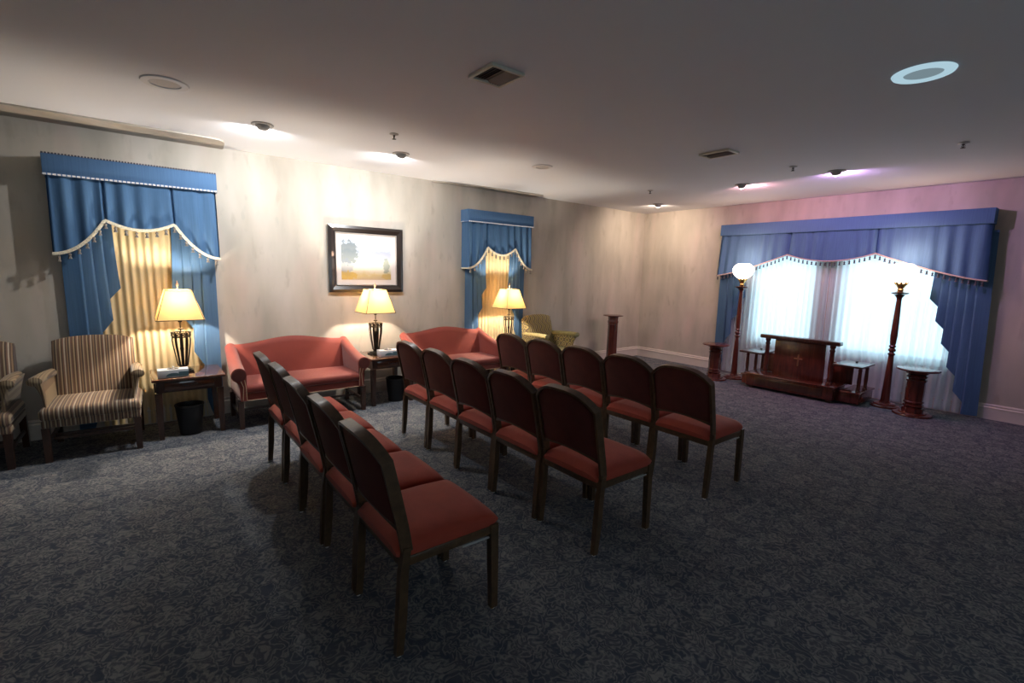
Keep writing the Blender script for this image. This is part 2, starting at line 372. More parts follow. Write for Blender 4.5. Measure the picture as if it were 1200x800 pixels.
# ------------------------------------------------------------------ curtains
def tassel_mesh(m):
    bm = B(); lathe(bm, [(.002, 0), (.002, -.012), (.011, -.018), (.012, -.028), (.007, -.034), (.015, -.058)], 6)
    finish(bm); me = bpy.data.meshes.new('tassel'); bm.to_mesh(me); bm.free(); me.materials.append(m); return me
def valance(name, label, cat, loc, rz, hw, z0, z1, zs, pk, zp, zm, pw, ntas, mats, tm, flare=.01, crest=False, rope=True, dep=.2, pans=None):
    t = thing(name, label, cat, loc, rz)
    mc, ms, mf = mats
    # cornice: an upholstered board box open at the back
    bm = B()
    box(bm, -hw, hw, -dep, -dep + .02, z0, z1, .006); box(bm, -hw, -hw + .02, -dep + .0205, -.004, z0, z1); box(bm, hw - .02, hw, -dep + .0205, -.004, z0, z1)
    box(bm, -hw + .021, hw - .021, -dep + .021, -.004, z1 - .02, z1 - .002)
    obj('cornice', bm, mc, t)
    if rope:
        bm = B(); sweep(bm, [(-hw, -.01, z0), (-hw, -dep, z0), (hw, -dep, z0), (hw, -.01, z0)], .008, seg=6)
        obj('rope_trim', bm, M_ROPE, t)
    if crest:
        bm = B(); n = 60
        for i in range(n):
            x = -hw + (i + .5) * 2 * hw / n; box(bm, x - hw / n * .62, x + hw / n * .62, -dep - .004, -dep + .008, z1 - .004, z1 + .009)
        obj('crest_trim', bm, M_TASSEL_D, t, False, kind='stuff')
    D = dep - .035
    def hem(u):
        au = abs(u); s = zs
        if au <= pk: return zm + (zp - zm) * (au / pk) ** 2
        q = min(1, (au - pk) / (hw - pk)); return zs + (zp - zs) * (1 - q) ** pw
    segs = [(-hw + .012, -pk), (-pk, pk), (pk, hw - .012)]
    for k, (a, b) in enumerate(segs):
        bm = B(); nf = max(2, round((b - a) / .13)); ph = random.uniform(0, 6)
        def fn(s, v, a=a, b=b, nf=nf, ph=ph, k=k):
            u = a + (b - a) * s; zb = hem(u); z = z0 + .01 + (zb - z0 - .01) * v
            edge = .5 - abs(s - .5)
            d = D + .010 * math.sin(s * nf * 2 * PI + ph) * (.35 + .65 * v) + .006 * math.sin(s * nf * 5.1 + 2 * ph)
            d -= .035 * math.exp(-(edge / .02) ** 2) if edge < .1 else 0
            fl = 1 + flare * v
            return Vector((u * fl, -d - .015 * v, z))
        grid(bm, 48, 12, fn); obj('skirt_panel', bm, ms, t, recalc=False)
    for sgn in (-1, 1):
        bm = B()
        grid(bm, 4, 4, lambda s, v: Vector((sgn * (hw - .012) * (1 + flare * v), -.012 - (D - .012 + .0 * v) * s, z0 + .01 + (zs - z0 - .01) * v)))
        obj('return_panel', bm, ms, t, recalc=False)
    # fringe band along the hem
    bm = B(); n = 90; pr = []
    for i in range(n + 1):
        u = (-hw + .012) + 2 * (hw - .012) * i / n; pr.append(Vector((u * (1 + flare), -D - .03, hem(u))))
    sweep(bm, pr, .007, .015 if rope else .010, seg=6); obj('fringe', bm, mf, t)
    for sgn in (-1, 1):
        bm = B(); sweep(bm, [(sgn * (hw - .012) * (1 + flare), y, zs) for y in (-.02, -D - .02)], .0055, .011, seg=6); obj('fringe', bm, mf, t)
    me = tassel_mesh(tm)
    # equally spaced along the hem
    L = [0]
    for a, b in zip(pr, pr[1:]): L.append(L[-1] + (b - a).length)
    for k in range(ntas):
        d = (k + .5) * L[-1] / ntas; i = max(j for j in range(len(L)) if L[j] <= d); i = min(i, n - 1)
        p = pr[i].lerp(pr[i + 1], (d - L[i]) / (L[i + 1] - L[i]))
        o = bpy.data.objects.new('tassel', me); C.objects.link(o); o.parent = t; o.location = (p.x, p.y, p.z - .008)
    return t
def cascade(name, label, loc, rz, u_out, u_in, zt, z_in, z_out, pleats, mats, dbase=.045, group=None, drift=0.0, power=.65, flare=.035):
    """knife-pleated jabot: long at the outer edge, short towards the middle of the window"""
    t = thing(name, label, 'curtain', loc, rz)
    W = u_in - u_out; a = W / pleats * 1.75; b = a - W / pleats
    kn = [(0, .0)]; x = 0
    sp = []
    for k in range(pleats):
        sp.append((x, x + a, 0)); x += a; sp.append((x, x - b, 1)); x -= b
    tot = sum(abs(q - p) for p, q, _ in sp); acc = 0
    bm = B(); nv = 16; prev = None; sgn = 1 if W > 0 else -1
    for (p, q, back) in sp[:-1]:
        m = 7 if not back else 3
        for i in range(m + 1):
            s = i / m
            if prev is not None and i == 0: continue
            l = (acc + abs(q - p) * s) / tot
            xx = p + (q - p) * s
            if back: d = dbase + .032 * (1 - s) ** 1.0
            else: d = dbase + .032 * (s ** .8) + .005 * math.sin(s * PI)
            if abs(p) < 1e-9 and not back: d = dbase + .032 * s
            zb = z_out + (z_in - z_out) * max(0, (l - .14) / .86) ** power
            col = []
            for j in range(nv + 1):
                v = j / nv; z = zt + (zb - zt) * v; dr = drift * (zt - z) / (zt) 
                fl = (1 if W > 0 else -1) * flare * v ** 1.5 * ((1 - s) if back else s) * min(1, l * 3)
                col.append(bm.verts.new((u_out + xx * (1 - .04 * math.sin(v * 2)) + dr + fl, -(d + .008 * v + .004 * math.sin(v * 5 + l * 20)), z)))
            if prev:
                for j in range(nv):
                    f = bm.faces.new((prev[j], col[j], col[j + 1], prev[j + 1])); f.material_index = 1 if back else 0
            prev = col
        acc += abs(q - p)
    obj('pleated_panel', bm, mats, t, recalc=False)
    bm = B(); box(bm, min(u_out, u_in), max(u_out, u_in), -dbase - .038, -dbase + .004, zt - .004, zt + .02); obj('heading', bm, mats[0], t)
    return t
def drape(name, label, loc, rz, a, b, zt, zb, n, amp, m, d0=.05, res=10, cat='curtain', seed=0, group=None, wild=.4):
    rnd = random.Random(seed); t = thing(name, label, cat, loc, rz, group)
    ph = [rnd.uniform(-1.3, 1.3) * wild for _ in range(n + 2)]; am = [1 + wild * rnd.uniform(-.75, .5) for _ in range(n + 2)]
    def fn(s, v):
        q = s * n; i = int(q); f = q - i; p = ph[i] * (1 - f) + ph[i + 1] * f; A = am[i] * (1 - f) + am[i + 1] * f
        return Vector((a + (b - a) * s + .25 * p * (b - a) / n * v, -(d0 + amp * A * math.sin(2 * PI * q + p) * (.7 + .3 * v)), zt + (zb - zt) * v))
    bm = B(); grid(bm, n * res, 8, fn); obj('pleated_panel', bm, m, t, recalc=False)
    bm = B(); box(bm, a, b, -d0 - amp, -d0 + amp * .3, zt, zt + .03); obj('heading', bm, m, t)
    return t
L1, L2, L3 = (0, -7.68, 0), (0, -3.565, 0), (3.23, 0, 0)
valance('window_valance', 'blue swagged valance with white rope trim behind the left table lamp', 'valance', L1, PI / 2, .612, 2.28, 2.445, 1.632, .246, 1.937, 1.865, 2.1, 20, (M_BLUEC, M_BLUE, M_FRINGE), M_TASSEL, crest=True)
valance('window_valance', 'blue valance right of the framed picture with cream tasselled edge', 'valance', L2, PI / 2, .585, 2.25, 2.41, 1.615, .246, 1.915, 1.812, 2.1, 20, (M_BLUEC, M_BLUE, M_FRINGE), M_TASSEL)
valance('window_valance', 'wide blue valance with dark tassels over the bright far window', 'valance', L3, 0, 1.587, 2.24, 2.412, 1.600, .525, 1.925, 1.83, 1.35, 58, (M_BLUEC, M_BLUE, M_FRINGE_P), M_TASSEL_D, rope=False, flare=.018)
def side_window(L, hw, w1, w2, w3):
    drape('cream_curtain', 'cream full-length pleated curtain %s' % w1, L, PI / 2, -.40, .42, 2.2, .012, 14, 0.012, M_CREAM, .024, 8, seed=int(abs(L[1]) * 7))
    cascade('side_curtain', 'blue cascading side curtain %s' % w2, L, PI / 2, -hw + .03, -.265, 2.19, 1.42, .02, 4, (M_BLUE, M_BLUEL), .045)
    cascade('side_curtain', 'blue cascading side curtain %s' % w3, L, PI / 2, hw - .03, .275, 2.19, 1.42, .02, 4, (M_BLUE, M_BLUEL), .045)
side_window(L1, .60, 'lit by the leftmost table lamp', 'above the whole striped armchair', 'behind the leftmost table lamp, right side')
side_window(L2, .57, 'lit by the farthest table lamp', 'rising behind the farther red loveseat', 'between farthest table lamp and green armchair')
cascade('side_curtain', 'blue side curtain left of the far window, beside low pedestal', L3, 0, -1.59, -1.22, 2.15, 1.35, .02, 4, (M_BLUE, M_BLUEL), .075)
cascade('side_curtain', 'long dark-blue side curtain at the right end of the far window', L3, 0, 1.63, 1.17, 2.15, 1.45, .02, 6, (M_BLUE, M_BLUEL), .075, drift=.07, power=.95)
drape('sheer_curtain', 'white sheer curtain over left half of the bright far window', L3, 0, -1.45, -.005, 2.1, .015, 19, .022, M_SHEER, .045, 8, seed=3, wild=1)
drape('sheer_curtain', 'white sheer curtain over right half of the bright far window', L3, 0, .005, 1.56, 2.1, .015, 19, .022, M_SHEER, .045, 8, seed=5, wild=1)

# ------------------------------------------------------------------ stacking chairs
def make_chair():
    t = thing('stacking_chair', '', 'chair')
    hw = .232
    def ybk(z): return -.235 - .10 * max(0, (z - .45) / .48) ** 1.15        # back lean
    def curve(x): return .028 * (x / hw) ** 2                              # shell curves round the sitter
    # seat: crowned cushion
    bm = B()
    def top(s, v):
        x = (s - .5) * 2; y = (v - .5) * 2
        return x, y
    n = 14; sec = []
    for j in range(n + 1):
        v = j / n; y = -.245 + .50 * v; ed = min(v, 1 - v) * .50; rr = .035
        k = math.sqrt(max(0, 1 - (1 - min(1, ed / rr)) ** 2))
        zt = .447 + .032 * k + .014 * math.sin(PI * v) * k; zb = .443 - .018 * min(1, k + .4)
        ring = []
        W = .228 + .004 * v - .012 * (1 - k)
        for i in range(25):
            a = PI - PI * i / 24; cx = math.cos(a); s = abs(math.sin(a)) ** .32
            ring.append(Vector((W * math.copysign(abs(cx) ** .45, cx), y, zb + (zt - zb + .012 * (1 - cx * cx)) * s)))
        sec.append(ring + [Vector((W * .97, y, zb - .008)), Vector((-W * .97, y, zb - .008))])
    loft(bm, sec); obj('seat', bm, M_RED, t)
    bm = B(); box(bm, -.225, .225, .205, .235, .385, .425, .004); box(bm, -.225, .225, -.235, -.205, .385, .425, .004)
    box(bm, -.235, -.207, -.204, .204, .385, .425, .004); box(bm, .207, .235, -.204, .204, .385, .425, .004)
    obj('seat_frame', bm, M_FRAME, t)
    # back outline
    def outline(x): return .842 + .088 * (1 - (abs(x) / hw) ** 3)
    def bot(x): return .548 + .035 * (1 - (x / hw) ** 2)
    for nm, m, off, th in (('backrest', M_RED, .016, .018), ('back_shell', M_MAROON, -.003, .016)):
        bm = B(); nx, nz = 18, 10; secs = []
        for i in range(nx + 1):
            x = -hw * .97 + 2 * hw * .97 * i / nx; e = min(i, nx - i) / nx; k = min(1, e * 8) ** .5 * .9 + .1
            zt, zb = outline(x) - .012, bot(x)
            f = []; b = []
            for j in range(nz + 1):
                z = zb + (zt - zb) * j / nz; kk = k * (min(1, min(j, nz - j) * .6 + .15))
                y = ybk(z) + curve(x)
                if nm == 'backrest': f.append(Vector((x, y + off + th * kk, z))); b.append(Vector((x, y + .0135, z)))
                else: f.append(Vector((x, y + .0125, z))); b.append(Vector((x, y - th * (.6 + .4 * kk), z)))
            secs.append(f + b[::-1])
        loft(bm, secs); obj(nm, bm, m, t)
    # frame bar from one side up over the arch and down the other side
    pts = []; zs = [.45 + i * (.842 - .45) / 7 for i in range(8)]
    for z in zs: pts.append((-hw, ybk(z) + curve(hw), z))
    for i in range(1, 20):
        x = -hw + 2 * hw * i / 20; z = outline(x); pts.append((x, ybk(z) + curve(x), z))
    for z in zs[::-1]: pts.append((hw, ybk(z) + curve(hw), z))
    bm = B(); sweep(bm, pts, .008, .024, rect=True, up=Vector((0, 1, .2)))
    bmesh.ops.bevel(bm, geom=[e for e in bm.edges if len(e.link_faces) == 2 and e.calc_face_angle(0) > 1.0], offset=.003, segments=1, affect='EDGES')
    obj('back_frame', bm, M_FRAME, t)
    bm = B(); sweep(bm, [(x, ybk(.56) + curve(x) , bot(x) - .004) for x in [-hw + 2 * hw * i / 12 for i in range(13)]], .009, .012, rect=True, up=Vector((0, 1, 0)))
    obj('back_rail', bm, M_FRAME, t)
    # legs, each with a pale glide
    gm = B(); lathe(gm, [(.009, 0), (.011, .002), (.011, .010)], 8); finish(gm); gme = bpy.data.meshes.new('glide'); gm.to_mesh(gme); gm.free(); gme.materials.append(M_WHITE)
    for sx in (-1, 1):
        for front in (0, 1):
            bm = B()
            if front: pts = [(sx * .222, .222, .43), (sx * .224, .226, .2), (sx * .224, .23, .010)]; ww = [.018, .017, .015]
            else: pts = [(sx * hw, ybk(.47) + .028, .47), (sx * .231, -.225, .36), (sx * .230, -.234, .18), (sx * .229, -.247, .010)]; ww = [.014, .016, .017, .014]
            sweep(bm, pts, ww, [q * 1.15 for q in ww], rect=True, up=Vector((0, 1, 0)))
            bmesh.ops.bevel(bm, geom=[e for e in bm.edges if len(e.link_faces) == 2 and e.calc_face_angle(0) > 1.0], offset=.003, segments=1, affect='EDGES')
            lg = obj('leg', bm, M_FRAME, t)
            g = bpy.data.objects.new('glide', gme); C.objects.link(g); g.parent = lg; g.location = (pts[-1][0], pts[-1][1], 0)
    for sx in (-1, 1):
        bm = B(); sweep(bm, [(sx * .222, .06, .368), (sx * .222, .215, .365)], .005, seg=6); obj('side_rail', bm, M_GREYP, t)
    return t
proto = make_chair()
rows = [(-6.755, 'nearest row'), (-5.585, 'middle row'), (-4.42, 'farthest row')]
ordn = ['at the open right end of the %s', 'second from the right end of the %s', 'in the middle of the %s', 'fourth from the right end of the %s', 'at the left end of the %s, near the loveseats']
first = True
jit = random.Random(4)
for y, nm in rows:
    for k in range(5):
        lab = ('dark-framed red chair ' + ordn[k]) % nm
        if nm == 'nearest row' and k == 0: lab = 'largest dark-framed red chair, at the open right end of the nearest row'
        loc = (3.895 - .497 * k, y + jit.uniform(-.012, .012), 0); rz = jit.uniform(-.008, .008)
        if first: proto.location = loc; proto.rotation_euler = (0, 0, rz); proto['label'] = lab; proto['group'] = 'red chairs in three rows'; first = False
        else: dup(proto, loc, rz, lab)

# ------------------------------------------------------------------ loveseats and armchairs
def arm_part(t, s, x_in, y_back, y_front, zb, z_back, z_front, R, m, mfront, nm='arm', flare=0.0):
    """rolled arm lofted from the back to the front; s = side (-1/+1), local front is -y"""
    bm = B(); n = 10; secs = []
    for i in range(n + 1):
        q = i / n; y = y_back + (y_front - y_back) * q
        zt = z_back + (z_front - z_back) * (1 - (1 - q) ** 1.6)
        r = R * (.8 + .2 * q); cx = x_in + r * .75 + flare * q; cz = zt - r
        pts = [(x_in - .0, zb)]
        pts.append((x_in - .004 + flare * q * .3, cz - r * .4))
        for k in range(0, 13):
            a = PI - k * (PI * 1.35) / 12; pts.append((cx + r * math.cos(a), cz + r * math.sin(a)))
        pts.append((x_in + R * .85 + flare * q * .4, cz - r * 1.35)); pts.append((x_in + R * .85, zb))
        secs.append([Vector((s * px, y, pz)) for px, pz in pts])
    loft(bm, secs); arm = obj(nm, bm, m, t)
    cx = x_in + R * .75 + flare; cz = z_front - R
    # scroll face at the front of the arm
    bm = B(); fr = [Vector((s * (cx + R * .86 * math.cos(2 * PI * k / 20)), y_front - .010, cz + R * .86 * math.sin(2 * PI * k / 20))) for k in range(20)]
    bk = [Vector((v.x, y_front + .003, v.z)) for v in fr]; loft(bm, [bk, fr]); obj('scroll', bm, mfront, arm)
    return arm, cx, cz
def legs_and_stretchers(t, xs, yf, yb, zt, m, w=.024, mid=None, st=.11):
    for x in xs:
        for y, fr in ((yf, 1), (yb, 0)):
            bm = B(); sp = 0 if fr else .04
            sweep(bm, [(x, y, zt), (x, y + sp, 0)], [w, w * .85], [w, w * .85], rect=True, up=Vector((0, 1, 0))); obj('leg', bm, m, t)
    for x in xs:
        bm = B(); box(bm, x - .009, x + .009, yf + w, yb - w * .4 + .01, st, st + .03); obj('stretcher', bm, m, t)
    bm = B(); box(bm, xs[0] + .01, xs[-1] - .01, (yf + yb) / 2 - .009, (yf + yb) / 2 + .009, st + .003, st + .027); obj('stretcher', bm, m, t)
def nails(t, pts, nm='nail_trim'):
    bm = B(); sweep(bm, pts, .0035, seg=5); obj(nm, bm, M_NAIL, t)
def make_loveseat():
    t = thing('loveseat', '', 'sofa')
    hw = .545          # inner half width
    # seat
    bm = B(); box(bm, -.60, .60, -.665, -.12, .275, .345, .012); obj('seat_base', bm, M_SOFA, t)
    bm = B(); box(bm, -.585, .585, -.68, -.14, .346, .43, .035, 4)
    bmesh.ops.subdivide_edges(bm, edges=[e for e in bm.edges if e.calc_length() > .2], cuts=8, use_grid_fill=True)
    for v in bm.verts:
        if v.co.z > .40: v.co.z += .014 * math.cos(v.co.x / .585 * PI / 2) * max(0, math.sin((v.co.y + .68) / .54 * PI))
    obj('seat', bm, M_SOFA, t)
    # camel back
    bm = B(); n = 40; secs = []
    for i in range(n + 1):
        x = -.60 + 1.2 * i / n; q = abs(x) / .60
        zt = .815 - .06 * (0.5 - .5 * math.cos(PI * min(1, q * 1.12)))
        e = min(1, min(i, n - i) / 3)
        pf = [(-.20, .33), (-.185, .45), (-.165, .58), (-.14, zt - .06), (-.125, zt - .018), (-.10, zt), (-.08, zt - .004), (-.07, zt - .03), (-.068, .6), (-.068, .33)]
        secs.append([Vector((x, y * (1 if y < -.1 else 1), z)) for y, z in pf])
    loft(bm, secs); obj('backrest', bm, M_SOFA, t)
    for s in (-1, 1):
        arm, cx, cz = arm_part(t, s, hw, -.075, -.675, .28, .768, .605, .068, M_SOFA, M_MAROON, flare=.012)
        for dx in (0.006, .040):
            bm = B(); sweep(bm, [(s * (hw + dx + .012), -.680, cz - .05), (s * (hw + dx * .6 + .006), -.682, .42), (s * (hw + dx + .0), -.682, .29)], .0035, seg=5)
            obj('nail_trim', bm, M_NAIL, arm)
    nails(t, [(-.60, -.668, .281), (.60, -.668, .281)])
    legs_and_stretchers(t, (-.60, .60), -.645, -.14, .275, M_MAHOG)
    return t
L = make_loveseat(); L['group'] = 'red camelback loveseats'
L.location = (.03, -6.44, 0); L.rotation_euler = (0, 0, PI / 2); L['label'] = 'red camelback loveseat below the picture, left of the middle lamp table'
dup(L, (.03, -4.49, 0), PI / 2, 'red camelback loveseat farther along, partly hidden by chair backs')

def make_armchair(mback, marm, mscroll, mseat):
    t = thing('armchair', '', 'armchair')
    hw = .250
    bm = B(); box(bm, -.305, .305, -.66, -.10, .275, .34, .012); obj('seat_rail', bm, mback, t)
    bm = B(); box(bm, -.315, .315, -.69, -.13, .335, .435, .04, 4)
    bmesh.ops.subdivide_edges(bm, edges=[e for e in bm.edges if e.calc_length() > .2], cuts=6, use_grid_fill=True)
    for v in bm.verts:
        if v.co.z > .40: v.co.z += .022 * math.cos(v.co.x / .32 * PI / 2) * max(0, math.sin((v.co.y + .69) / .56 * PI))
    obj('seat', bm, mseat, t)
    bm = B(); n = 24; secs = []
    for i in range(n + 1):
        s = i / n * 2 - 1; x = s * .275; zt = .918 - .028 * abs(s) ** 3 + .012 * (1 - s * s); ed = min(1, min(i, n - i) / 2.0)
        f = .02 * (1 - ed)
        pf = [(-.205 + f, .34), (-.20 + f, .45), (-.165 + f, .62), (-.125 + f, .80), (-.095 + f, zt - .03), (-.07, zt), (-.04, zt - .004), (-.015, zt - .04), (-.035, .6), (-.06, .34)]
        secs.append([Vector((x, y, z)) for y, z in pf])
    loft(bm, secs); obj('backrest', bm, mback, t)
    for s in (-1, 1):
        # arm: padded roll curving out over a support that narrows towards the seat
        bm = B(); secs = []; n = 12
        for i in range(n + 1):
            q = i / n; y = -.10 - .56 * q
            w = .034 + .012 * q; zt = .66 + .03 * math.sin(q * PI * .6); ox = hw + .032 + .030 * q ** 2
            h = .035
            ring = [Vector((s * (ox + w * math.cos(2 * PI * k / 16)), y, zt - h + h * math.sin(2 * PI * k / 16))) for k in range(16)]
            secs.append(ring)
        for q2 in (.7, .25):
            secs.append([Vector((p.x * q2 + (s * (hw + .062)) * (1 - q2), -.66 - .018 * (1 - q2), (p.z - .65) * q2 + .65)) for p in secs[n]])
        loft(bm, secs); arm = obj('arm', bm, marm, t)
        bm = B(); secs = []
        for j in range(9):
            v = j / 8; z = .345 + (.638 - .345) * v; yf = -.665 + .055 * math.sin(v * PI); yb = -.11
            x0 = hw + .004 + .015 * v; x1 = hw + .030 + .048 * v ** 2
            secs.append([Vector((s * x0, yb, z)), Vector((s * x1, yb, z)), Vector((s * x1, yf + .03, z)), Vector((s * (x1 - .015), yf, z)), Vector((s * (x0 + .01), yf, z)), Vector((s * x0, yf + .02, z))])
        loft(bm, secs); obj('arm_support', bm, mscroll, t)
    legs_and_stretchers(t, (-.282, .282), -.64, -.12, .28, M_MAHOG, st=.13)
    bm = B(); box(bm, -.265, .265, -.50, -.482, .135, .16); obj('stretcher', bm, M_MAHOG, t)
    return t
A = make_armchair(M_STRIPE, M_ARM, M_ARM, M_STRIPE); A['group'] = 'striped armchairs'
A.location = (.09, -8.085, 0); A.rotation_euler = (0, 0, PI / 2 - .03); A['label'] = 'brown-and-gold striped armchair, wholly in view left of the lamp table'
dup(A, (.09, -8.86, 0), PI / 2 - .02, 'brown-and-gold striped armchair cut off by the left edge of the photo')
A3 = make_armchair(M_GREEN, M_GREENP, M_GREEN, M_GREENP); A3.location = (.10, -2.83, 0); A3.rotation_euler = (0, 0, PI / 2)
A3['label'] = 'green-gold patterned armchair near the far corner behind the chair rows'

# ------------------------------------------------------------------ lamp tables
def make_table():
    t = thing('side_table', '', 'table'); W = .28
    bm = B(); box(bm, -W, W, -.66, -.10, .535, .56, .008, 3); obj('tabletop', bm, M_TABLE, t)
    bm = B(); box(bm, -W + .03, W - .03, -.62, -.60, .43, .534); box(bm, -W + .03, W - .03, -.16, -.14, .43, .534)
    box(bm, -W + .03, -W + .05, -.599, -.161, .43, .534); box(bm, W - .05, W - .03, -.599, -.161, .43, .534); obj('apron', bm, M_MAHOG, t)
    bm = B(); box(bm, -.19, .19, -.628, -.6205, .452, .52, .003)
    dr = obj('drawer_front', bm, M_TABLE, t)
    bm = B(); sweep(bm, [(-.06, -.632, .492), (-.03, -.638, .482), (0, -.640, .486), (.03, -.638, .482), (.06, -.632, .492)], .005, seg=6); obj('handle', bm, M_MAHOG, dr)
    for x in (-W + .045, W - .045):
        for y in (-.605, -.155):
            bm = B(); sweep(bm, [(x, y, .43), (x, y, 0)], [.026, .019], [.026, .019], rect=True, up=Vector((0, 1, 0))); obj('leg', bm, M_MAHOG, t)
    return t
T = make_table(); T['group'] = 'lamp tables along the left wall'
T.location = (0, -7.43, 0); T.rotation_euler = (0, 0, PI / 2); T['label'] = 'dark wooden lamp table beside the striped armchair'
dup(T, (0, -5.455, 0), PI / 2, 'dark wooden lamp table between the two red loveseats')
dup(T, (0, -3.52, 0), PI / 2, 'dark wooden lamp table beside the green armchair, mostly hidden')

def make_table_lamp():
    t = thing('table_lamp', '', 'lamp')
    bm = B(); box(bm, -.078, .078, -.078, .078, 0, .018, .004); box(bm, -.06, .06, -.06, .06, .0181, .032, .004); lathe(bm, [(.04, .0325), (.03, .05), (.035, .055), (.03, .065)], 16)
    obj('base', bm, M_IRON, t)
    for k in range(10):
        a = 2 * PI * k / 10; pr = [(.040, .062), (.047, .11), (.058, .18), (.070, .26), (.074, .31), (.070, .345), (.078, .375)]
        bm = B(); sweep(bm, [(r * math.cos(a), r * math.sin(a), z) for r, z in pr], .0095, .004, seg=6, up=Vector((math.cos(a), math.sin(a), 0.01))); obj('strap', bm, M_IRON, t)
    for z, r in ((.375, .079), (.335, .073)):
        bm = B(); sweep(bm, [(r * math.cos(2 * PI * k / 24), r * math.sin(2 * PI * k / 24), z) for k in range(24)], .005, seg=6, closed=True); obj('ring', bm, M_IRON, t)
    bm = B()
    for k in range(10):
        a = 2 * PI * (k + .5) / 10; c = Vector((.076 * math.cos(a), .076 * math.sin(a), .355)); e = Vector((-math.sin(a), math.cos(a), 0))
        sweep(bm, [c + e * .013 * math.cos(q * PI / 4) + Vector((0, 0, .013 * math.sin(q * PI / 4))) for q in range(8)], .0028, seg=5, closed=True)
    obj('scrollwork', bm, M_IRON, t)
    bm = B(); lathe(bm, [(.006, .06), (.012, .10), (.006, .15), (.016, .22), (.007, .28), (.006, .40), (.022, .402), (.024, .41), (.006, .42), (.006, .47), (.016, .475), (.018, .52), (.012, .525)], 14); obj('stem', bm, M_IRON, t)
    bm = B(); lathe(bm, [(.008, .545), (.016, .56), (.026, .59), (.028, .61), (.020, .635), (.004, .645)], 14); obj('bulb', bm, M_BULB, t)
    bm = B(); sweep(bm, [(.02, 0, .50), (.055, 0, .56), (.06, 0, .66), (.03, 0, .74), (0, 0, .775), (-.03, 0, .74), (-.06, 0, .66), (-.055, 0, .56), (-.02, 0, .50)], .0018, seg=5); obj('harp', bm, M_BRASS, t)
    bm = B(); z0, z1, a, b = .505, .775, .185, .102
    secs = []
    for z, r in ((z0, a), (z1, b)):
        c = r * .90; secs.append([Vector(p) for p in [(-c, -r, z), (c, -r, z), (r, -c, z), (r, c, z), (c, r, z), (-c, r, z), (-r, c, z), (-r, -c, z)]])
    loft(bm, secs, cap=False); sh = obj('shade', bm, M_SHADE, t, False, recalc=False)
    bm = B()
    for s in secs: sweep(bm, s, .0035, seg=5, closed=True)
    for k in (0, 2, 4, 6): sweep(bm, [(secs[0][k] + secs[0][k - 1]) / 2 * 1.004, (secs[1][k] + secs[1][k - 1]) / 2 * 1.004], .003, seg=5)
    obj('shade_trim', bm, M_IRON, sh)
    bm = B(); lathe(bm, [(.002, .775), (.006, .785), (.004, .80), (.012, .815), (.010, .83), (.003, .845), (.005, .85), (.001, .86)], 12); obj('finial', bm, M_NAIL, t)
    return t
TL = make_table_lamp(); TL['group'] = 'iron table lamps with cream shades'
spots = [((.36, -7.455), 'lit iron table lamp with square cream shade on the leftmost table'),
         ((.37, -5.555), 'lit iron table lamp standing in front of the framed picture'),
         ((.38, -3.56), 'lit iron table lamp in front of the farther blue-curtained window')]
for i, ((x, y), lab) in enumerate(spots):
    if i == 0: TL.location = (x, y, .5605); TL['label'] = lab
    else: dup(TL, (x, y, .5605), 0, lab)
    lamp('table_lamp_light', 'POINT', (x, y, .5605 + .675), TABLE_W, (1.0, .88, .73), shadow_soft_size=.022)

# tissue boxes
M_BOXW = mat('tissue_box_card', (0.62, 0.64, 0.66), .5, var=.05, vscale=20)
M_BOXB = mat('tissue_box_band', (0.08, 0.15, 0.17), .5)
def tissue(loc, rz, label):
    t = thing('tissue_box', label, 'tissue box', loc, rz, 'tissue boxes on lamp tables')
    bm = B(); box(bm, -.115, .115, -.06, .06, 0, .07, .002); obj('carton', bm, M_BOXW, t)
    bm = B(); r = [Vector((.0 + .055 * math.cos(PI * k / 10), -.0608, .012 + .030 * math.sin(PI * k / 10))) for k in range(11)]; loft(bm, [r, [v + Vector((0, -.001, 0)) for v in r]]); obj('printed_arc', bm, M_BOXB, t)
    bm = B(); box(bm, .04, .1145, -.0615, -.0602, .008, .05); obj('printed_band', bm, M_BOXB, t)
    bm = B(); lathe(bm, [(.045, .0702), (.045, .0712)], 20); obj('opening', bm, M_BLACK, t)
    bm = B(); sweep(bm, [(0, 0, .0713), (.004, .003, .085), (-.004, .0, .094)], [.022, .014, .003], [.010, .007, .002], seg=8); obj('tissue', bm, M_WHITE, t)
tissue((.55, -7.545, .561), PI / 2 - .02, 'white tissue box with dark print on the leftmost lamp table')
tissue((.52, -5.47, .561), PI / 2 - .1, 'white tissue box on the table between the loveseats')
def bin_(loc, label):
    t = thing('wastebasket', label, 'wastebasket', loc, 0, 'black wastebaskets under lamp tables')
    bm = B(); lathe(bm, [(.085, 0), (.088, .004), (.113, .268), (.118, .272), (.118, .282), (.110, .282), (.108, .27), (.084, .01)], 28); obj('bucket', bm, M_BLACK, t)
bin_((.52, -7.44, 0), 'black wastebasket under the leftmost lamp table')
bin_((.50, -5.37, 0), 'black wastebasket under the table between the loveseats')
# lamp cord behind table 2
bm = B(); sweep(bm, [(.05, -5.62, .56), (.035, -5.60, .40), (.04, -5.57, .30), (.03, -5.60, .12), (.05, -5.66, .006)], .0035, seg=6)
o = obj('lamp_cord', bm, M_BLACK); o['label'] = 'thin dark lamp cord hanging behind the table between the loveseats'; o['category'] = 'cord'

